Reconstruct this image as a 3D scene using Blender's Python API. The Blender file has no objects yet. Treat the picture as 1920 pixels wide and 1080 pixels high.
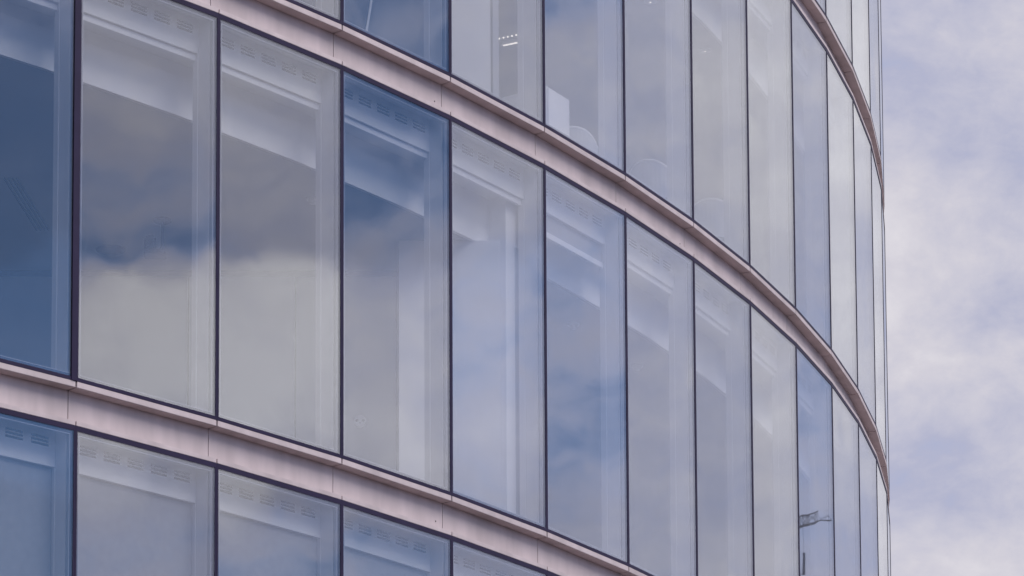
import bpy, bmesh, math, random
from mathutils import Vector, Matrix
R = math.radians
random.seed(7)
scene = bpy.context.scene
C = scene.collection

# ------------------------------------------------------------------ camera
cd = bpy.data.cameras.new('camera')
cam = bpy.data.objects.new('camera', cd); C.objects.link(cam)
cam.location = (0, 0, 1.6)
cam.rotation_euler = (math.pi/2 + 0.120251353, 0, 0)
cd.sensor_width = 36.0
cd.lens = 6861.296/1920*36.0
cd.shift_x = 282.7195/1920
cd.shift_y = 1464.9389/1920
cd.clip_end = 6000
scene.camera = cam

# ------------------------------------------------------------------ sky: physical sky behind a layer of clouds
SUN_EL, SUN_AZ = 52.0, -30.0          # degrees; azimuth counted from +X towards +Y
w = bpy.data.worlds.new('World'); scene.world = w; w.use_nodes = True
nt = w.node_tree; nt.nodes.clear()
def N(t, **kw):
    n = nt.nodes.new(t)
    for k_, v in kw.items(): setattr(n, k_, v)
    return n
def M(op, a, b=None, clamp=False):
    n = N('ShaderNodeMath', operation=op); n.use_clamp = clamp
    for i, v in enumerate((a, b)):
        if v is None: continue
        if isinstance(v, (int, float)): n.inputs[i].default_value = v
        else: nt.links.new(v, n.inputs[i])
    return n.outputs[0]
out = N('ShaderNodeOutputWorld'); bg = N('ShaderNodeBackground')
nt.links.new(bg.outputs[0], out.inputs[0])
sky = N('ShaderNodeTexSky', sky_type='NISHITA')
sky.sun_disc = False; sky.sun_elevation = R(SUN_EL); sky.sun_rotation = R(90-SUN_AZ)
sky.air_density = 1.0; sky.dust_density = 0.3; sky.ozone_density = 2.0
SKY_STRENGTH = 0.055
tc = N('ShaderNodeTexCoord')
nrm = N('ShaderNodeVectorMath', operation='NORMALIZE'); nt.links.new(tc.outputs['Generated'], nrm.inputs[0])
def noise(scale, detail, rough=0.55, dist=0.0, off=(0, 0, 0)):
    mp = N('ShaderNodeMapping'); nt.links.new(nrm.outputs[0], mp.inputs[0])
    mp.inputs['Location'].default_value = off
    mp.inputs['Scale'].default_value = (1, 1, 1.5)
    n = N('ShaderNodeTexNoise'); nt.links.new(mp.outputs[0], n.inputs['Vector'])
    n.inputs['Scale'].default_value = scale; n.inputs['Detail'].default_value = detail
    n.inputs['Roughness'].default_value = rough; n.inputs['Distortion'].default_value = dist
    return n.outputs[0]
sx = N('ShaderNodeSeparateXYZ'); nt.links.new(nrm.outputs[0], sx.inputs[0])
az = M('MULTIPLY', M('ARCTAN2', sx.outputs[1], sx.outputs[0]), 180/math.pi)
el = M('MULTIPLY', M('ARCSINE', sx.outputs[2]), 180/math.pi)
WARP = 2.2
az = M('ADD', az, M('MULTIPLY', M('SUBTRACT', noise(26, 3, off=(3, 1, 7)), 0.5), WARP))
el = M('ADD', el, M('MULTIPLY', M('SUBTRACT', noise(24, 4, off=(9, 4, 2)), 0.5), WARP*1.1))
# cloud cover over the quarter of the sky in front of the glass (rows: elevation, columns: azimuth)
AZ = [-20, -13.4, -5.1, 2.9, 10.7, 18.3, 25.7, 32.9, 39.9, 46.7, 53.5, 60, 66.5, 72.9, 78.5, 81.5, 90]
COVER = [
 (12.8, [.45, .10, .42, .20, .32, .34, .40, .54, .56, .70, .46, .50, .58, .78, .58, .72, .60]),
 (14.6, [.30, .00, .40, .22, .32, .36, .42, .56, .60, .70, .44, .44, .56, .80, .62, .74, .60]),
 (16.2, [.00, .00, .60, .80, .66, .42, .34, .54, .46, .72, .40, .56, .58, .80, .54, .54, .54]),
 (17.7, [.00, .00, .98, 1.0, .62, .30, .34, .54, .54, .72, .40, .78, .70, .82, .56, .66, .55]),
 (18.7, [.00, .00, .92, .96, .55, .32, .34, .54, .58, .78, .46, .82, .66, .84, .48, .72, .48]),
 (19.5, [.00, .00, .22, .44, .40, .36, .36, .54, .60, .82, .50, .84, .64, .86, .50, .68, .49]),
 (20.4, [.00, .00, .36, .50, .20, .54, .40, .52, .68, .86, .58, .86, .86, .78, .52, .56, .50]),
 (21.8, [.00, .00, .60, .62, .08, .60, .50, .52, .70, .86, .62, .86, .88, .62, .52, .50, .52]),
 (23.2, [.06, .10, .56, .62, .20, .58, .24, .50, .72, .86, .62, .84, .86, .58, .54, .52, .54]),
 (27.0, [.40, .35, .45, .50, .40, .50, .45, .55, .65, .70, .60, .70, .70, .60, .60, .60, .60]),
]
cov = None; prev = None
for e0, vals in COVER:
    rp = N('ShaderNodeValToRGB'); rp.color_ramp.interpolation = 'EASE'
    nt.links.new(M('DIVIDE', M('ADD', az, 20.0), 110.0, True), rp.inputs[0])
    els = rp.color_ramp.elements
    while len(els) < len(AZ): els.new(0.5)
    for e_, a_, v_ in zip(els, AZ, vals):
        e_.position = (a_+20)/110.0
    for e_, v_ in zip(els, vals): e_.color = (v_, v_, v_, 1)
    if cov is None: cov = rp.outputs[0]
    else:
        mr = N('ShaderNodeMapRange', interpolation_type='SMOOTHSTEP'); nt.links.new(el, mr.inputs[0])
        mr.inputs[1].default_value = prev; mr.inputs[2].default_value = e0
        mx = N('ShaderNodeMix', data_type='FLOAT')
        nt.links.new(mr.outputs[0], mx.inputs[0]); nt.links.new(cov, mx.inputs[2]); nt.links.new(rp.outputs[0], mx.inputs[3])
        cov = mx.outputs[0]
    prev = e0
# high sky: broken bright cloud
hi = N('ShaderNodeMapRange', interpolation_type='SMOOTHSTEP'); nt.links.new(el, hi.inputs[0])
hi.inputs[1].default_value = 26; hi.inputs[2].default_value = 36
mx = N('ShaderNodeMix', data_type='FLOAT'); nt.links.new(hi.outputs[0], mx.inputs[0])
nt.links.new(cov, mx.inputs[2]); mx.inputs[3].default_value = 0.72
cov = mx.outputs[0]
fine = M('MULTIPLY', M('SUBTRACT', noise(24, 8, 0.6, 0.3), 0.5), 0.7)
cov = M('ADD', cov, M('ADD', fine, M('MULTIPLY', M('SUBTRACT', noise(70, 6, 0.6, 0.4, (5, 5, 1)), 0.5), 0.32)), True)
ccol = N('ShaderNodeValToRGB')
els = ccol.color_ramp.elements; els[0].position = 0.0; els[1].position = 1.0
els[0].color = (0.28, 0.41, 0.74, 1); els[1].color = (0.865, 0.835, 0.865, 1)
m_ = els.new(0.45); m_.color = (0.47, 0.485, 0.64, 1)
m_ = els.new(0.72); m_.color = (0.67, 0.65, 0.725, 1)
nt.links.new(cov, ccol.inputs[0])
veil = N('ShaderNodeMapRange', interpolation_type='SMOOTHSTEP'); nt.links.new(cov, veil.inputs[0])
veil.inputs[1].default_value = 0.02; veil.inputs[2].default_value = 0.40
sc_ = N('ShaderNodeVectorMath', operation='SCALE'); nt.links.new(sky.outputs[0], sc_.inputs[0])
sc_.inputs['Scale'].default_value = SKY_STRENGTH
mix = N('ShaderNodeMix', data_type='RGBA')
nt.links.new(veil.outputs[0], mix.inputs[0]); tint = N('ShaderNodeVectorMath', operation='MULTIPLY'); nt.links.new(sc_.outputs[0], tint.inputs[0])
tint.inputs[1].default_value = (0.76, 0.98, 1.26)
nt.links.new(tint.outputs[0], mix.inputs[6]); nt.links.new(ccol.outputs[0], mix.inputs[7])
nt.links.new(mix.outputs[2], bg.inputs[0])
br = N('ShaderNodeMapRange', interpolation_type='SMOOTHSTEP'); nt.links.new(el, br.inputs[0])
br.inputs[1].default_value = 27; br.inputs[2].default_value = 45; br.inputs[3].default_value = 1.0; br.inputs[4].default_value = 1.25
# grey undersides of the lower cloud banks, above and below the one bright cumulus
def sstep(v, a, b, o0, o1):
    n = N('ShaderNodeMapRange', interpolation_type='SMOOTHSTEP'); nt.links.new(v, n.inputs[0])
    for i_, x_ in zip((1, 2, 3, 4), (a, b, o0, o1)): n.inputs[i_].default_value = x_
    return n.outputs[0]
grey = M('MULTIPLY', sstep(az, 14, 34, 1, 0), sstep(az, -60, -20, 0, 1))
band = M('MAXIMUM', sstep(el, 18.9, 19.6, 0, 1), sstep(el, 15.6, 16.6, 1, 0))
grey = M('MULTIPLY', M('MULTIPLY', grey, band), sstep(el, 26, 32, 1, 0))
nt.links.new(M('MULTIPLY', M('MULTIPLY', br.outputs[0], sstep(az, 20, 44, 1.42, 1.0)), M('SUBTRACT', 1.0, M('MULTIPLY', grey, 0.22))), bg.inputs[1])

# ------------------------------------------------------------------ sun, veiled by thin cloud
sd = bpy.data.lights.new('sun', 'SUN'); sd.energy = 2.1; sd.angle = R(38); sd.color = (1.0, 0.93, 0.88)
so = bpy.data.objects.new('sun', sd); C.objects.link(so)
sv = Vector((math.cos(R(SUN_EL))*math.cos(R(SUN_AZ)), math.cos(R(SUN_EL))*math.sin(R(SUN_AZ)), math.sin(R(SUN_EL))))
so.rotation_euler = sv.to_track_quat('Z', 'Y').to_euler()
so.location = sv*200

scene.view_settings.view_transform = 'Standard'
scene.view_settings.look = 'None'
scene.view_settings.exposure = -0.05
scene.view_settings.gamma = 1.0
scene.render.engine = 'CYCLES'
scene.cycles.max_bounces = 10; scene.cycles.transparent_max_bounces = 16
scene.cycles.diffuse_bounces = 5; scene.cycles.glossy_bounces = 4
scene.cycles.use_denoising = True
scene.cycles.caustics_reflective = False; scene.cycles.caustics_refractive = False

# ------------------------------------------------------------------ materials
def mat(name, col, rough=0.5, metal=0.0, var=0.0, vscale=3.0, spec=0.5, stretch=(1, 1, 1), bump=0.0, shift=0.0):
    m = bpy.data.materials.new(name); m.use_nodes = True
    t = m.node_tree; b = t.nodes['Principled BSDF']
    b.inputs['Roughness'].default_value = rough; b.inputs['Metallic'].default_value = metal
    b.inputs['Specular IOR Level'].default_value = spec
    tcn = t.nodes.new('ShaderNodeTexCoord'); mp = t.nodes.new('ShaderNodeMapping')
    mp.inputs['Scale'].default_value = stretch
    geo = t.nodes.new('ShaderNodeNewGeometry')
    t.links.new(geo.outputs['Position'], mp.inputs[0])
    n = t.nodes.new('ShaderNodeTexNoise'); n.inputs['Scale'].default_value = vscale; n.inputs['Detail'].default_value = 6
    t.links.new(mp.outputs[0], n.inputs['Vector'])
    rp = t.nodes.new('ShaderNodeValToRGB')
    rp.color_ramp.elements[0].position = 0.3; rp.color_ramp.elements[1].position = 0.7
    rp.color_ramp.elements[0].color = (*[max(0, c*(1-var)) for c in col], 1)
    rp.color_ramp.elements[1].color = (*[min(1, c*(1+var)) for c in col], 1)
    t.links.new(n.outputs[0], rp.inputs[0]); t.links.new(rp.outputs[0], b.inputs['Base Color'])
    if shift:        # each panel came from a slightly different batch
        oi = t.nodes.new('ShaderNodeObjectInfo'); mr = t.nodes.new('ShaderNodeMapRange')
        mr.inputs[3].default_value = 1-shift; mr.inputs[4].default_value = 1.0
        t.links.new(oi.outputs['Random'], mr.inputs[0])
        sc2_ = t.nodes.new('ShaderNodeVectorMath'); sc2_.operation = 'SCALE'
        t.links.new(rp.outputs[0], sc2_.inputs[0]); t.links.new(mr.outputs[0], sc2_.inputs['Scale'])
        t.links.new(sc2_.outputs[0], b.inputs['Base Color'])
    if bump:
        bp = t.nodes.new('ShaderNodeBump'); bp.inputs['Strength'].default_value = bump; bp.inputs['Distance'].default_value = 0.01
        t.links.new(n.outputs[0], bp.inputs['Height']); t.links.new(bp.outputs[0], b.inputs['Normal'])
    return m
def emit(name, col, strength):
    m = bpy.data.materials.new(name); m.use_nodes = True
    b = m.node_tree.nodes['Principled BSDF']
    b.inputs['Base Color'].default_value = (*col, 1)
    b.inputs['Emission Color'].default_value = (*col, 1); b.inputs['Emission Strength'].default_value = strength
    return m
M_frame = mat('dark_frame_coating', (0.027, 0.020, 0.055), 0.5, var=0.15, vscale=5, spec=0.2)
M_bead = mat('edge_spacer_coating', (0.02, 0.018, 0.05), 0.5, var=0.1)
M_trim = mat('bright_spacer_line', (0.40, 0.40, 0.46), 0.35, metal=0.3, var=0.05)
M_clad = mat('pinkish_cladding_metal', (0.66, 0.565, 0.56), 0.48, metal=0.15, var=0.12, vscale=5.0, stretch=(1, 1, 0.22), bump=0.03, shift=0.08)
M_gap = mat('joint_shadow_seal', (0.018, 0.016, 0.024), 0.8)
M_white = mat('white_window_lining', (0.76, 0.75, 0.76), 0.5, var=0.04)
M_rail = mat('pale_vent_rail_paint', (0.84, 0.835, 0.84), 0.5, var=0.04)
M_slot = mat('vent_slot_dark', (0.012, 0.012, 0.025), 0.8, spec=0.1)
M_blind = mat('blind_fabric', (0.33, 0.34, 0.38), 0.85, var=0.05, vscale=14)
M_bbar = mat('blind_bar_white', (0.82, 0.81, 0.83), 0.4, var=0.02)
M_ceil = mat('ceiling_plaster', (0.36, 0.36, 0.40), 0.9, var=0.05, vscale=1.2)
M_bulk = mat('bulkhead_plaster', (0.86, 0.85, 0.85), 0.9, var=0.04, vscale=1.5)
M_wall = mat('inner_wall_paint', (0.46, 0.48, 0.53), 0.85, var=0.05, vscale=1.3)
M_col = mat('column_paint', (0.78, 0.78, 0.80), 0.85, var=0.03)
M_floor = mat('grey_carpet', (0.20, 0.20, 0.22), 0.95, var=0.15, vscale=8)
M_dark = mat('dark_plastic', (0.028, 0.032, 0.05), 0.4, var=0.1)
M_line = mat('shadow_gap_dark', (0.05, 0.055, 0.08), 0.8)
M_pale = mat('pale_plastic', (0.72, 0.72, 0.74), 0.45, var=0.03)
M_steel = mat('crane_steel', (0.05, 0.055, 0.08), 0.5, var=0.2)
M_ground = mat('dark_paving', (0.045, 0.042, 0.055), 0.9, var=0.2, vscale=0.6)
M_lamp = emit('lit_lamp_warm', (1.0, 0.90, 0.80), 1.2)

def glass_material():
    m = bpy.data.materials.new('coated_glass'); m.use_nodes = True
    t = m.node_tree; t.nodes.clear(); L = t.links.new
    o = t.nodes.new('ShaderNodeOutputMaterial')
    tr = t.nodes.new('ShaderNodeBsdfTransparent'); tr.inputs[0].default_value = (0.975, 0.985, 0.995, 1)
    gl = t.nodes.new('ShaderNodeBsdfGlossy'); gl.inputs['Roughness'].default_value = 0.012
    gl.inputs['Color'].default_value = (0.945, 0.97, 1.0, 1)
    # slight pillowing of the sealed units
    geo = t.nodes.new('ShaderNodeNewGeometry'); n = t.nodes.new('ShaderNodeTexNoise')
    n.inputs['Scale'].default_value = 0.9; n.inputs['Detail'].default_value = 1.0
    L(geo.outputs['Position'], n.inputs['Vector'])
    bp = t.nodes.new('ShaderNodeBump'); bp.inputs['Strength'].default_value = 0.35; bp.inputs['Distance'].default_value = 0.008
    L(n.outputs[0], bp.inputs['Height']); L(bp.outputs[0], gl.inputs['Normal'])
    lw = t.nodes.new('ShaderNodeLayerWeight'); lw.inputs['Blend'].default_value = 0.5
    pw = t.nodes.new('ShaderNodeMath'); pw.operation = 'POWER'; pw.inputs[1].default_value = 2.5
    L(lw.outputs['Facing'], pw.inputs[0])
    mr = t.nodes.new('ShaderNodeMapRange'); mr.inputs[3].default_value = GLASS_R0; mr.inputs[4].default_value = 0.97
    L(pw.outputs[0], mr.inputs[0])
    mx = t.nodes.new('ShaderNodeMixShader')
    L(mr.outputs[0], mx.inputs[0]); L(tr.outputs[0], mx.inputs[1]); L(gl.outputs[0], mx.inputs[2])
    # thin film of dust
    df = t.nodes.new('ShaderNodeBsdfDiffuse'); df.inputs[0].default_value = (0.55, 0.54, 0.58, 1)
    dn = t.nodes.new('ShaderNodeTexNoise'); dn.inputs['Scale'].default_value = 2.2; dn.inputs['Detail'].default_value = 8
    L(geo.outputs['Position'], dn.inputs['Vector'])
    dm = t.nodes.new('ShaderNodeMapRange'); dm.inputs[1].default_value = 0.3; dm.inputs[2].default_value = 0.8
    dm.inputs[3].default_value = 0.008; dm.inputs[4].default_value = 0.03
    L(dn.outputs[0], dm.inputs[0])
    m2 = t.nodes.new('ShaderNodeMixShader'); L(dm.outputs[0], m2.inputs[0]); L(mx.outputs[0], m2.inputs[1]); L(df.outputs[0], m2.inputs[2])
    L(m2.outputs[0], o.inputs[0])
    return m
GLASS_R0 = 0.14
M_glass = glass_material()

# ------------------------------------------------------------------ mesh helpers
def box(bm, x0, x1, y0, y1, z0, z1, mi=0):
    v = [bm.verts.new(p) for p in ((x0, y0, z0), (x1, y0, z0), (x1, y1, z0), (x0, y1, z0), (x0, y0, z1), (x1, y0, z1), (x1, y1, z1), (x0, y1, z1))]
    for f in ((0, 3, 2, 1), (4, 5, 6, 7), (0, 1, 5, 4), (1, 2, 6, 5), (2, 3, 7, 6), (3, 0, 4, 7)):
        bm.faces.new([v[i] for i in f]).material_index = mi
def hexa(bm, lo, hi, mi=0):          # two quads of points, bottom and top
    a = [bm.verts.new(p) for p in lo]; b = [bm.verts.new(p) for p in hi]
    fs = [a[::-1], b] + [[a[i], a[(i+1) % 4], b[(i+1) % 4], b[i]] for i in range(4)]
    for f in fs: bm.faces.new(f).material_index = mi
def tube(bm, p, q, r, seg=8, r2=None, mi=0):
    p, q = Vector(p), Vector(q); d = q-p; r2 = r if r2 is None else r2
    rot = d.to_track_quat('Z', 'Y').to_matrix()
    A = [bm.verts.new(p+rot @ Vector((math.cos(2*math.pi*i/seg)*r, math.sin(2*math.pi*i/seg)*r, 0))) for i in range(seg)]
    B = [bm.verts.new(q+rot @ Vector((math.cos(2*math.pi*i/seg)*r2, math.sin(2*math.pi*i/seg)*r2, 0))) for i in range(seg)]
    for i in range(seg): bm.faces.new([A[i], A[(i+1) % seg], B[(i+1) % seg], B[i]]).material_index = mi
    bm.faces.new(A[::-1]).material_index = mi; bm.faces.new(B).material_index = mi
def lathe(bm, prof, seg=28, cx=0, cy=0, cz=0):
    rings = []
    for r, z in prof:
        rings.append([bm.verts.new((cx+max(r, 1e-4)*math.cos(2*math.pi*i/seg), cy+max(r, 1e-4)*math.sin(2*math.pi*i/seg), cz+z)) for i in range(seg)])
    for a, b in zip(rings, rings[1:]):
        for i in range(seg): bm.faces.new([a[i], a[(i+1) % seg], b[(i+1) % seg], b[i]])
    bm.faces.new(rings[0][::-1]); bm.faces.new(rings[-1])
def mesh(name, bm, mats, bevel=0):
    if bevel:
        bmesh.ops.bevel(bm, geom=[e for e in bm.edges], offset=bevel, segments=2, affect='EDGES', clamp_overlap=True)
    bmesh.ops.recalc_face_normals(bm, faces=bm.faces[:])
    me = bpy.data.meshes.new(name); bm.to_mesh(me); bm.free()
    for m in (mats if isinstance(mats, (list, tuple)) else [mats]): me.materials.append(m)
    return me
def link(name, me, parent=None, loc=None, rz=None):
    o = bpy.data.objects.new(name, me); C.objects.link(o)
    if parent: o.parent = parent
    if loc is not None: o.location = loc
    if rz is not None: o.rotation_euler = (0, 0, rz)
    return o
def thing(name, label, cat, loc=(0, 0, 0), rz=0, group=None, me=None):
    o = bpy.data.objects.new(name, me); C.objects.link(o)
    o.location = loc; o.rotation_euler = (0, 0, rz); o['label'] = label; o['category'] = cat
    if group: o['group'] = group
    return o

# ------------------------------------------------------------------ plan of the curved facade
U = 1.5
hd = lambda i: 0.770685943+0.0512882094*i+0.000115004575*i*i
P = {0: Vector((-1.50661978*U, 18.7814582*U))}
for i in range(0, 60): P[i+1] = P[i]+U*Vector((math.cos(hd(i)), math.sin(hd(i))))
for i in range(-1, -26, -1): P[i] = P[i+1]-U*Vector((math.cos(hd(i)), math.sin(hd(i))))
def off(i, D):
    a = hd(i-0.5)
    return P[i]+Vector((-math.sin(a), math.cos(a)))*D
STOREY = 3.853
H = 3.487                            # clear height of a glazed bay
def base(r): return 10.505+STOREY*(r-1)       # sill level of glazed row r
SPH = STOREY-H                        # height of the band between rows: ledge + recess + lip

# ------------------------------------------------------------------ ground
bm = bmesh.new()
n = 40
for i in range(n):
    for j in range(n):
        pass
s = 900
vs = [[bm.verts.new((-s+2*s*i/n, -s+2*s*j/n, 0)) for j in range(n+1)] for i in range(n+1)]
for i in range(n):
    for j in range(n): bm.faces.new([vs[i][j], vs[i+1][j], vs[i+1][j+1], vs[i][j+1]])
g = link('ground', mesh('ground', bm, M_ground)); g['kind'] = 'structure'

# ------------------------------------------------------------------ the office building
bld = thing('office_building', 'curved glass office building with pinkish metal bands between its window rows', 'building', (P[4].x, P[4].y, 0))
def bpart(name, me, loc=(0, 0, 0), rz=0, parent=None):
    o = link(name, me, parent or bld)
    if parent is None: o.location = Vector(loc)-bld.location
    else: o.location = loc
    o.rotation_euler = (0, 0, rz)
    return o

# --- one bay of glazing: x along the bay, y inwards, z up
def m_frame():
    bm = bmesh.new(); a, b, bt = 0.018, 0.030, 0.040
    box(bm, 0.001, a, 0.0, 0.20, 0, H); box(bm, U-a, U-0.001, 0.0, 0.20, 0, H)
    box(bm, a, U-a, 0.0, 0.06, 0, b); box(bm, a, U-a, 0.0, 0.06, H-bt, H)
    # taper the deep sides so that neighbours on the curve do not cross
    for v in bm.verts:
        if v.co.y > 0.1:
            if v.co.x < 0.02: v.co.x += 0.007
            if v.co.x > U-0.02: v.co.x -= 0.007
    return mesh('window', bm, M_frame)
def m_bead():
    bm = bmesh.new(); x0, x1, z0, z1 = 0.0185, U-0.0185, 0.0305, H-0.0405
    for (w_, y0, y1, mi) in ((0.026, 0.0165, 0.046, 0),):
        box(bm, x0, x0+w_, y0, y1, z0, z1, mi); box(bm, x1-w_, x1, y0, y1, z0, z1, mi)
        box(bm, x0+w_, x1-w_, y0, y1, z0, z0+w_, mi); box(bm, x0+w_, x1-w_, y0, y1, z1-w_, z1, mi)
    x0 += 0.026; x1 -= 0.026; z0 += 0.026; z1 -= 0.026; w_ = 0.006
    box(bm, x0, x0+w_, 0.0165, 0.044, z0, z1, 1); box(bm, x1-w_, x1, 0.0165, 0.044, z0, z1, 1)
    box(bm, x0+w_, x1-w_, 0.0165, 0.044, z0, z0+w_, 1); box(bm, x0+w_, x1-w_, 0.0165, 0.044, z1-w_, z1, 1)
    return mesh('edge_spacer', bm, [M_bead, M_trim])
def m_pane():
    bm = bmesh.new(); box(bm, 0.019, U-0.019, 0.004, 0.014, 0.031, H-0.041)
    return mesh('glass_pane', bm, M_glass)
RD = 0.20            # depth of the inner lining plane
RB = H-0.305         # underside of the vent rail
def m_lining():
    bm = bmesh.new()
    for x0, x1 in ((0.0382, 0.054), (U-0.054, U-0.0382)):      # side linings
        box(bm, x0, x1, 0.061, 0.198, 0.012, H-0.012)
    box(bm, 0.0545, U-0.0545, 0.061, 0.198, H-0.012, H-0.002)   # head
    box(bm, 0.0545, U-0.0545, 0.061, 0.198, 0.002, 0.012)   # sill
    # jamb posts of the inner frame
    for x0, x1 in ((0.044, 0.060), (U-0.060, U-0.044)):
        box(bm, x0, x1, 0.1985, 0.26, 0.002, RB-0.002)
    return mesh('reveal_lining', bm, M_white)
def m_rail():
    bm = bmesh.new()
    x0, x1, z0, z1 = 0.045, U-0.045, RB, H-0.002
    sw, pitch, first = 0.172, 0.2505, U-0.118-0.172
    xs = [x0]
    for i in range(5, -1, -1):
        a = first-i*pitch
        if a < x0+0.01: continue
        xs += [a, a+sw]
    xs.append(x1)
    ztop = H-0.070; sh, sp = 0.0185, 0.0295
    zs = [z0]
    for j in range(2, -1, -1):
        b = ztop-j*sp-sh; zs += [b, b+sh]
    zs.append(z1)
    for i in range(len(xs)-1):
        for j in range(len(zs)-1):
            if i % 2 == 1 and j % 2 == 1: continue
            box(bm, xs[i], xs[i+1], RD, RD+0.004, zs[j], zs[j+1])
    bmesh.ops.remove_doubles(bm, verts=bm.verts[:], dist=1e-5)
    # drop the faces shared by neighbouring cells
    bm.verts.index_update()
    seen = {}
    for f in bm.faces:
        key = frozenset(v.index for v in f.verts); seen.setdefault(key, []).append(f)
    dead = [f for fs in seen.values() if len(fs) > 1 for f in fs]
    bmesh.ops.delete(bm, geom=dead, context='FACES_ONLY')
    box(bm, x0+0.002, x1-0.002, RD+0.012, RD+0.02, z0+0.03, z1-0.002, 1)     # dark duct behind the slots
    box(bm, x0, x1, RD+0.0045, RD+0.033, z0, z0+0.028, 0)                   # returned lower edge
    return mesh('vent_rail', bm, [M_rail, M_slot])
def m_bar(drop):
    bm = bmesh.new(); z = RB-0.006-drop
    x0, x1 = 0.062, U-0.062
    if drop > 0.01: box(bm, x0+0.004, x1-0.004, RD+0.035, RD+0.0375, z-0.03, RB-0.001, 1)
    box(bm, x0, x1, RD+0.022, RD+0.052, z-0.052, z)
    return mesh('roller_blind', bm, [M_bbar, M_blind])
ME = {'frame': m_frame(), 'bead': m_bead(), 'pane': m_pane(), 'lining': m_lining(), 'rail': m_rail(),
      0: m_bar(0.0), .2: m_bar(0.17), 1: m_bar(RB-0.2), .62: m_bar(0.62), .75: m_bar(0.55)}
def blind_drop(r, k):
    if r == 0: return {1: .62, 0: 1, -1: 1, -2: 1, 2: 1, 3: 1}.get(k, 1)
    if r == 1: return {4: .2}.get(k, 0)
    return 0
ROWS = {0: range(-2, 7), 1: range(-2, 14), 2: range(-1, 14), 3: range(6, 14)}
for r, ks in ROWS.items():
    for k in ks:
        wdw = bpart('window', ME['frame'], (P[k].x, P[k].y, base(r)), hd(k))
        bpart('edge_spacer', ME['bead'], parent=wdw)
        bpart('glass_pane', ME['pane'], parent=wdw)
        bpart('reveal_lining', ME['lining'], parent=wdw)
        bpart('vent_rail', ME['rail'], parent=wdw)
        bpart('roller_blind', ME[blind_drop(r, k)], parent=wdw)

bm = bmesh.new(); box(bm, U-0.052, U+0.006, -0.008, -0.001, 0, H)
cov_ = bpart('mullion_cover', mesh('mullion_cover', bm, M_frame), (P[-1].x, P[-1].y, base(1)), hd(-1))

# --- bands between the rows: ledge, recessed panel, lip.  z = 0 is the head of the row below
LED = 0.052; REC = 0.105; LIP = 0.042; J = 0.0065
def m_panel():
    bm = bmesh.new()
    z0, z1 = 0.004, SPH-LED
    d = math.tan(0.0257)*REC
    box(bm, J, U-J, REC, REC+0.012, z0, z1-0.001)
    # two tiny drain holes read as dark plugs
    return mesh('spandrel_panel', bm, M_clad)
def m_ledge():
    bm = bmesh.new()
    z0 = SPH-LED; t = math.tan(0.0257)
    def quad(z): return [(J, 0.0, z), (U-J, 0.0, z), (U-J-t*(REC+0.02), REC+0.02, z), (J+t*(REC+0.02), REC+0.02, z)]
    hexa(bm, quad(z0), quad(SPH-0.001))
    return mesh('ledge', bm, M_clad, bevel=0.003)
def m_lip():
    bm = bmesh.new(); t = math.tan(0.0257)
    def quad(z): return [(J*0.7, 0.0, z), (U-J*0.7, 0.0, z), (U-J-t*REC, REC-0.001, z), (J+t*REC, REC-0.001, z)]
    hexa(bm, quad(0.002), quad(LIP))
    return mesh('drip_lip', bm, M_clad, bevel=0.003)
ME.update(panel=m_panel(), ledge=m_ledge(), lip=m_lip())
BANDS = {0: range(-2, 7), 1: range(-2, 14), 2: range(-1, 14), 3: range(6, 14)}   # band above row r
for r, ks in BANDS.items():
    for k in ks:
        p_ = bpart('spandrel_panel', ME['panel'], (P[k].x, P[k].y, base(r)+H), hd(k))
        bpart('ledge', ME['ledge'], parent=p_); bpart('drip_lip', ME['lip'], parent=p_)
        if (r, k) in ((1, 2), (0, 2), (1, 5)):        # small drilled hole seen on a few panels
            bm = bmesh.new(); tube(bm, (1.40, REC-0.0015, 0.13), (1.40, REC+0.004, 0.13), 0.007, 12); bpart('drain_hole', mesh('drain_hole', bm, M_gap), parent=p_)

# --- strips that follow the curve
def strip(bm, k0, k1, D0, z0, D1, z1, mi=0):
    for k in range(k0, k1):
        a, b, c, d = off(k, D0), off(k+1, D0), off(k+1, D1), off(k, D1)
        bm.faces.new([bm.verts.new((a.x, a.y, z0)), bm.verts.new((b.x, b.y, z0)), bm.verts.new((c.x, c.y, z1)), bm.verts.new((d.x, d.y, z1))]).material_index = mi
def ring(bm, k0, k1, D0, D1, z0, z1, mi=0):     # solid curved bar
    strip(bm, k0, k1, D0, z0, D1, z0, mi); strip(bm, k0, k1, D0, z1, D1, z1, mi)
    strip(bm, k0, k1, D0, z0, D0, z1, mi); strip(bm, k0, k1, D1, z0, D1, z1, mi)
    for k in (k0, k1):
        a, b = off(k, D0), off(k, D1)
        bm.faces.new([bm.verts.new((a.x, a.y, z0)), bm.verts.new((b.x, b.y, z0)), bm.verts.new((b.x, b.y, z1)), bm.verts.new((a.x, a.y, z1))]).material_index = mi
def world_part(name, bm, mats):
    me = mesh(name, bm, mats)
    me.transform(Matrix.Translation(-Vector(bld.location)))
    return link(name, me, bld)
KA, KB = -20, 15
CEIL = 2.745
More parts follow.
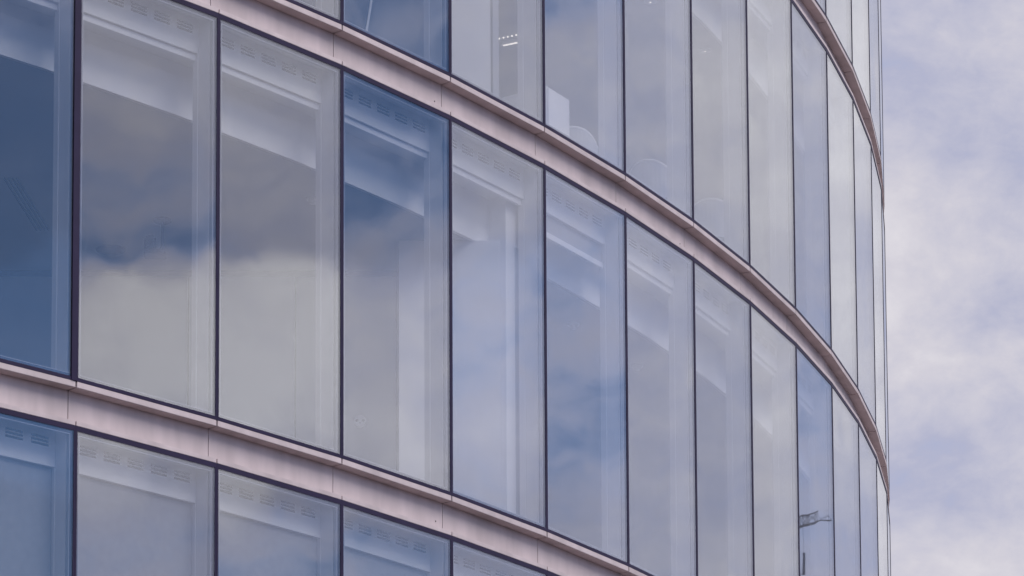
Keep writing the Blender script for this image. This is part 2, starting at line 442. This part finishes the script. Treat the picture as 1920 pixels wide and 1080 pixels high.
for r in range(-1, 5):
    b = base(r)
    bm = bmesh.new()                                    # slab and the dark backing of the joints
    ring(bm, KA, KB, REC+0.03, 0.19, b+H+0.002, b+STOREY-0.002)
    world_part('slab_edge', bm, M_gap)
    if r in (0, 1, 2, 3):
        bm = bmesh.new(); ring(bm, KA, KB, 0.20, 12.0, b-0.14, b-0.003); world_part('floor', bm, M_floor)
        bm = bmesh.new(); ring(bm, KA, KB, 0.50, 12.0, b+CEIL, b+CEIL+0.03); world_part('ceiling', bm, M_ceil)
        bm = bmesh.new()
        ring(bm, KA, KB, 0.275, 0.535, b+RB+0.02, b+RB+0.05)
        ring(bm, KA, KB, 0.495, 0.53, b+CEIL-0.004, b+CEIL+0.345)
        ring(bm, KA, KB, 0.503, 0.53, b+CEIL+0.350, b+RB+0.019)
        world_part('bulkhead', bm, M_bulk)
# --- inner walls
def wallbox(name, m, x0, x1, y0, y1, z0, z1):
    bm = bmesh.new(); box(bm, x0, x1, y0, y1, z0, z1); return world_part(name, bm, m)
def radial(name, m, k, D0, D1, z0, z1, t=0.12):
    bm = bmesh.new(); a, b = off(k, D0), off(k, D1); d = (b-a).normalized(); nrm_ = Vector((-d.y, d.x))*t/2
    hexa(bm, [(*(a-nrm_), z0), (*(b-nrm_), z0), (*(b+nrm_), z0), (*(a+nrm_), z0)], [(*(a-nrm_), z1), (*(b-nrm_), z1), (*(b+nrm_), z1), (*(a+nrm_), z1)])
    return world_part(name, bm, m)
def baybox(name, m, k, u0, u1, D0, D1, z0, z1):
    bm = bmesh.new(); box(bm, u0, u1, D0, D1, z0, z1)
    me = mesh(name, bm, m)
    return bpart(name, me, (P[k].x, P[k].y, 0), hd(k))
for r in (0, 1, 2, 3):
    b = base(r); zt = b+CEIL-0.002
    if r in (1, 0):
        xa = 1.75
        # wall in panels with thin joints, a shadow gap under the ceiling
        bm = bmesh.new(); xs = [-14, -9.3, -7.1, -4.9, -2.75, -1.63, -0.62, 0.335, xa]
        for x0, x1 in zip(xs, xs[1:]): box(bm, x0+0.007, x1-0.007, 33.40, 33.44, b, zt-0.075)
        box(bm, -14, xa, 33.441, 33.56, b, zt, 1)
        world_part('inner_wall', bm, [M_wall, M_line])
        wallbox('pilaster', M_col, 0.348, 1.285, 32.62, 33.398, b, zt)
        radial('partition', M_wall, 4, 0.30, 9, b, zt)
        baybox('column', M_col, 3, 1.29, 1.72, 0.30, 0.80, b, b+RB+0.018)
    else:
        bm = bmesh.new(); box(bm, -14, 0.82, 33.40, 33.56, b, zt); world_part('inner_wall', bm, M_wall)
        wallbox('pilaster', M_col, 0.84, 1.205, 32.7, 33.6, b, zt)
        wallbox('pilaster', M_wall, 1.235, 1.29, 32.9, 33.6, b, zt)
    bm = bmesh.new(); ring(bm, 3 if r > 1 else 4, KB, 6.5, 6.7, b, zt); world_part('inner_wall', bm, M_wall)
    radial('partition', M_wall, -14, 0.30, 12, b, zt)
# --- the rest of the block, plainer
def plain_bands(name, k0, k1, rows):
    bm = bmesh.new()
    for r in rows:
        b = base(r)
        ring(bm, k0, k1, 0.02, 0.14, b, b+H, 0)
        ring(bm, k0, k1, 0.0, 0.16, b+H+0.001, b+STOREY-0.001, 1)
        for k in range(k0, k1+1):
            a = off(k, 0.0); c = off(k, 0.02)
            t = Vector((math.cos(hd(k-.5)), math.sin(hd(k-.5))))*0.038
            hexa(bm, [(*(a-t), b+.001), (*(a+t), b+.001), (*(c+t), b+.001), (*(c-t), b+.001)], [(*(a-t), b+H-.001), (*(a+t), b+H-.001), (*(c+t), b+H-.001), (*(c-t), b+H-.001)], 2)
    return world_part(name, bm, [M_dglass, M_clad, M_frame])
M_dglass = mat('plain_dark_glass', (0.03, 0.04, 0.06), 0.06, spec=0.9)
plain_bands('outer_facade', -20, -2, range(-1, 5))
plain_bands('outer_facade', 14, 40, range(-1, 5))
plain_bands('outer_facade', -2, 14, (-1, 4))
plain_bands('outer_facade', 7, 14, (0,))
plain_bands('outer_facade', -2, 6, (3,))
plain_bands('outer_facade', -2, -1, (2,))
bm = bmesh.new(); ring(bm, -20, 40, 0.0, 0.5, 0, base(-1)-0.002); world_part('plinth', bm, M_clad)
bm = bmesh.new()
ztop = base(5)
ringv = [bm.verts.new((*off(k, 0.0), ztop)) for k in range(-20, 41)]
bm.faces.new(ringv)
world_part('roof', bm, M_clad)
a, c = off(-20, 0.1), off(40, 0.1)
bm = bmesh.new(); d = (c-a).normalized(); q = Vector((-d.y, d.x))*0.3
hexa(bm, [(*a, 0), (*c, 0), (*(c+q), 0), (*(a+q), 0)], [(*a, ztop), (*c, ztop), (*(c+q), ztop), (*(a+q), ztop)])
world_part('rear_wall', bm, M_clad)

# ------------------------------------------------------------------ things seen through the glass
CAMZ = 1.6
def ceil_z(r): return base(r)+CEIL
# projector on its pole
pj = thing('ceiling_projector', 'dark projector hanging on a pole from the ceiling behind a second-row window', 'projector', (-1.804, 32.08, ceil_z(1)))
bm = bmesh.new(); lathe(bm, [(0.075, -0.022), (0.085, -0.012), (0.085, 0.0)]); link('ceiling_plate', mesh('ceiling_plate', bm, M_dark), pj)
bm = bmesh.new(); tube(bm, (0, 0, -0.02), (0, 0, -0.30), 0.016, 12); tube(bm, (0, 0, -0.26), (0, 0, -0.30), 0.026, 12); link('pole', mesh('pole', bm, M_dark), pj)
bm = bmesh.new(); box(bm, -0.165, 0.035, -0.09, 0.09, -0.342, -0.302); me = mesh('mount_tray', bm, M_dark, bevel=0.005); link('mount_tray', me, pj)
bm = bmesh.new(); box(bm, -0.162, -0.055, -0.11, 0.11, -0.298, -0.185); me = mesh('projector_body', bm, M_dark, bevel=0.018); pb = link('projector_body', me, pj)
bm = bmesh.new(); tube(bm, (-0.105, -0.108, -0.235), (-0.105, -0.145, -0.235), 0.035, 20, 0.032); link('lens', mesh('lens', bm, M_dark), pb)
bm = bmesh.new(); box(bm, -0.135, -0.08, -0.07, 0.07, -0.188, -0.165); link('top_cover', mesh('top_cover', bm, M_dark, bevel=0.006), pb)

bm = bmesh.new(); lathe(bm, [(0.05, -0.03), (0.10, -0.022), (0.135, -0.008), (0.14, 0.0)])
cv = thing('ceiling_diffuser', 'round grey ceiling air diffuser left of the projector', 'air diffuser', (-2.33, 32.87, ceil_z(1)-0.001), me=mesh('ceiling_diffuser', bm, M_line))
# linear slots in the ceiling of the far left window
sl = thing('slot_diffuser', 'thin dark parallel slots in the ceiling behind the leftmost window', 'slot diffuser', (-3.0, 31.67, ceil_z(1)-0.001), math.atan2(1.30, 0.17)-math.pi/2)
for i in range(4):
    bm = bmesh.new(); box(bm, -0.055+i*0.036-0.005, -0.055+i*0.036+0.005, -0.66, 0.66, -0.012, 0); link('slot', mesh('slot', bm, M_line), sl)
def detector(x, y, z, label):
    d = thing('smoke_detector', label, 'smoke detector', (x, y, z), group='smoke detectors on the office ceilings')
    bm = bmesh.new(); lathe(bm, [(0.055, -0.018), (0.06, -0.01), (0.06, 0.0)]); link('mounting_base', mesh('mounting_base', bm, M_pale), d)
    bm = bmesh.new(); lathe(bm, [(0.012, -0.055), (0.03, -0.05), (0.036, -0.035), (0.045, -0.0185)]); link('sensor_head', mesh('sensor_head', bm, M_pale), d)
detector(-0.43, 31.53, ceil_z(1), 'small pale smoke detector on the ceiling right of the projector')
detector(2.096, 35.01, ceil_z(1), 'pale smoke detector on the ceiling of the blue-reflecting window right of the column')
detector(2.827, 36.331, ceil_z(1), 'faint smoke detector on the ceiling two windows right of the column')
# round socket on the wall
so_ = thing('wall_socket', 'round pale disc with two dark dots on the inner wall near the floor', 'socket', (-0.011, 33.398, 11.768))
bm = bmesh.new(); tube(bm, (0, 0, 0), (0, -0.012, 0), 0.062, 28, 0.058); link('cover_plate', mesh('cover_plate', bm, M_bbar), so_)
for sx_ in (-0.03, 0.03):
    bm = bmesh.new(); tube(bm, (sx_, -0.0125, 0.004), (sx_, -0.017, 0.004), 0.013, 16); link('socket_hole', mesh('socket_hole', bm, M_line), so_)
bm = bmesh.new(); tube(bm, (0, -0.0125, -0.022), (0, -0.016, -0.022), 0.006, 12); link('screw', mesh('screw', bm, M_line), so_)

# lit lamps on the upper floor
lt = thing('track_light', 'lit strip with five small bright lamps on an upper-row ceiling', 'track light', (1.612, 37.26, ceil_z(2)-0.001), math.atan2(-0.11, 0.205))
bm = bmesh.new(); box(bm, -0.125, 0.125, -0.03, 0.03, -0.03, 0); link('housing', mesh('housing', bm, M_pale), lt)
bm = bmesh.new(); box(bm, -0.115, 0.115, -0.012, 0.012, -0.034, -0.0305); link('glowing_strip', mesh('glowing_strip', bm, M_lamp), lt)
for i in range(5):
    bm = bmesh.new(); tube(bm, (-0.10+i*0.05, -0.13, 0.0), (-0.10+i*0.05, -0.13, -0.010), 0.009, 10); link('spot_bulb', mesh('spot_bulb', bm, M_lamp), lt)
def downlight(x, y, z, label):
    d = thing('downlight', label, 'downlight', (x, y, z-0.001), group='lit downlights on the upper floor')
    bm = bmesh.new(); lathe(bm, [(0.055, -0.012), (0.07, -0.008), (0.07, 0.0)]); link('trim_ring', mesh('trim_ring', bm, M_pale), d)
    bm = bmesh.new(); lathe(bm, [(0.009, -0.016), (0.012, -0.0125)]); link('bulb', mesh('bulb', bm, M_lamp), d)
downlight(3.674, 37.515, ceil_z(2), 'single bright downlight behind the pinkish upper window')
downlight(2.99, 36.235, ceil_z(2), 'downlight at the top edge of the photo beside the pale bulkhead')

# furniture on the upper floor
b2 = base(2)
def local(k, u, D, z): 
    e = Vector((math.cos(hd(k)), math.sin(hd(k)))); n_ = Vector((-e.y, e.x)); q = P[k]+e*u+n_*D
    return (q.x, q.y, z)
cb = thing('filing_cabinet', 'white cabinet standing against an upper-row window', 'cabinet', local(4, 1.08, 0.58, b2), hd(4))
bm = bmesh.new(); box(bm, -0.20, 0.20, -0.08, 0.42, 0, 0.80); link('cabinet_body', mesh('cabinet_body', bm, M_bbar, bevel=0.006), cb)
bm = bmesh.new(); box(bm, -0.195, 0.195, -0.095, -0.081, 0.03, 0.785); link('door', mesh('door', bm, M_bbar, bevel=0.003), cb)
def chair(x, y, z, rz, label):
    c = thing('office_chair', label, 'chair', (x, y, z), rz, 'office chairs on the upper floor')
    bm = bmesh.new()
    n = 14
    for i in range(n):        # curved shell back
        for s_ in (0,):
            a0, a1 = -1.1+2.2*i/n, -1.1+2.2*(i+1)/n
            def ringpt(a, rr, zz): return (math.sin(a)*rr, math.cos(a)*rr-0.02, zz)
            t0, t1 = 0.86-0.16*(abs(a0)/1.1)**2.2, 0.86-0.16*(abs(a1)/1.1)**2.2
            hexa(bm, [ringpt(a0, .27, .47), ringpt(a1, .27, .47), ringpt(a1, .245, .47), ringpt(a0, .245, .47)],
                 [ringpt(a0, .30, t0), ringpt(a1, .30, t1), ringpt(a1, .275, t1), ringpt(a0, .275, t0)])
    bmesh.ops.remove_doubles(bm, verts=bm.verts[:], dist=1e-4)
    bk = link('backrest', mesh('backrest', bm, M_wall), c)
    bm = bmesh.new(); prev_ = None
    for i in range(n+1):
        a0 = -1.1+2.2*i/n; q_ = (math.sin(a0)*.29, math.cos(a0)*.29-0.02, 0.865-0.16*(abs(a0)/1.1)**2.2)
        if prev_: tube(bm, prev_, q_, 0.014, 8)
        prev_ = q_
    link('rim', mesh('rim', bm, M_bbar), bk)
    bm = bmesh.new(); lathe(bm, [(0.20, 0.43), (0.25, 0.445), (0.25, 0.48), (0.2, 0.495)]); link('seat', mesh('seat', bm, M_dark), c)
    bm = bmesh.new(); tube(bm, (0, 0, 0.09), (0, 0, 0.43), 0.025, 12); link('gas_column', mesh('gas_column', bm, M_dark), c)
    for i in range(5):
        a = i*2*math.pi/5
        bm = bmesh.new(); tube(bm, (0.02*math.cos(a), 0.02*math.sin(a), 0.1), (0.29*math.cos(a), 0.29*math.sin(a), 0.06), 0.018, 8, 0.013)
        lathe(bm, [(0.02, 0.0), (0.028, 0.015), (0.028, 0.035), (0.02, 0.05)], 10, 0.29*math.cos(a), 0.29*math.sin(a)); link('leg', mesh('leg', bm, M_dark), c)
def ray_at(px, py, z):
    F = 6861.296; th = 0.120251353
    a = (px-960+282.7195)/F; u = -(py-540-1464.9389)/F; c_, s_ = math.cos(th), math.sin(th)
    d = (a, c_-u*s_, s_+u*c_); t = (z-CAMZ)/d[2]
    return d[0]*t, d[1]*t
chair(2.09, 35.16, b2, math.pi, 'pale curved chair back just right of the white cabinet')
chair(3.02, 36.02, b2, math.pi-0.6, 'faint chair back one window right of the white cabinet')
chair(3.66, 37.16, b2, math.pi, 'pale chair back low in the pinkish upper window')
# tilted dark screen
sc2 = thing('display_screen', 'dark tilted screen with pale edge behind an upper-row window near the top edge', 'screen', local(2, 0.62, 0.75, b2), hd(2)-0.5)
bm = bmesh.new(); box(bm, -0.33, 0.33, -0.015, 0.015, 0.0, 0.95); me = mesh('screen_panel', bm, M_dark, bevel=0.005); me.transform(Matrix.Rotation(0.16, 4, 'Y')@Matrix.Translation((0, 0, 0.12))); sp = link('screen_panel', me, sc2)
bm = bmesh.new(); box(bm, 0.331, 0.350, -0.02, 0.02, -0.01, 0.96); me = mesh('edge_strip', bm, M_pale); me.transform(Matrix.Rotation(0.16, 4, 'Y')@Matrix.Translation((0, 0, 0.12))); link('edge_strip', me, sp)
bm = bmesh.new(); box(bm, -0.25, 0.25, -0.2, 0.2, 0.0, 0.03); tube(bm, (0, 0.04, 0.03), (0.05, 0.04, 0.5), 0.02); link('stand', mesh('stand', bm, M_dark), sc2)

# ------------------------------------------------------------------ tower crane mirrored in one pane
CR_AZ, CR_EL, CR_D = 53.5585, 15.2805, 300.0
tip0 = Vector((5.035, 38.853, 12.304))
dirv = Vector((math.cos(R(CR_EL))*math.cos(R(CR_AZ)), math.cos(R(CR_EL))*math.sin(R(CR_AZ)), math.sin(R(CR_EL))))
tip = tip0 + dirv*CR_D
def lattice(bm, p, q, wdt, hgt, n, r=0.09, tri=True):
    p, q = Vector(p), Vector(q); d = (q-p).normalized(); sd_ = d.cross(Vector((0, 0, 1)))
    if sd_.length < 0.1: sd_ = Vector((1, 0, 0))
    sd_.normalize(); up = sd_.cross(d).normalized()
    cs = [sd_*wdt/2, -sd_*wdt/2] + ([up*hgt] if tri else [sd_*wdt/2+up*hgt, -sd_*wdt/2+up*hgt])
    for c_ in cs: tube(bm, p+c_, q+c_, r, 6)
    for i in range(n):
        a_, b_ = p.lerp(q, i/n), p.lerp(q, (i+1)/n); m2 = p.lerp(q, (i+.5)/n)
        for j in range(len(cs)):
            for l_ in range(j+1, len(cs)):
                tube(bm, a_+cs[j], m2+cs[l_], r*0.55, 4); tube(bm, m2+cs[l_], b_+cs[j], r*0.55, 4)
root = Vector((tip0.x+math.cos(R(51.4))*253, tip0.y+math.sin(R(51.4))*253, 79.5))
jd = (tip-root).normalized()
cr = thing('tower_crane', 'distant tower crane whose jib tip is mirrored low in a blue window near the right', 'crane', (root.x, root.y, 0))
def cpart(name, bm):
    me = mesh(name, bm, M_steel); me.transform(Matrix.Translation((-root.x, -root.y, 0))); return link(name, me, cr)
bm = bmesh.new(); lattice(bm, root, tip+jd*0.3, 0.9, 0.9, 16, 0.07); cpart('jib', bm)
bm = bmesh.new(); lattice(bm, (root.x, root.y, 0), (root.x, root.y, root.z), 1.8, 1.8, 30, 0.12, False); cpart('mast', bm)
bm = bmesh.new(); lattice(bm, root, root-jd*14, 1.1, 0.8, 7, 0.10); box(bm, (root-jd*13).x-1, (root-jd*13).x+1, (root-jd*13).y-1, (root-jd*13).y+1, root.z-2.5, root.z); cpart('counter_jib', bm)
bm = bmesh.new(); box(bm, root.x+1.2, root.x+2.8, root.y-0.9, root.y+0.9, root.z-2.2, root.z-0.1); cpart('cabin', bm)
hk = tip - jd*6.7
bm = bmesh.new(); tube(bm, hk, hk-Vector((0, 0, 2.6)), 0.03, 6); box(bm, hk.x-0.22, hk.x+0.22, hk.y-0.22, hk.y+0.22, hk.z-4.6, hk.z-2.6); cpart('hook_block', bm)
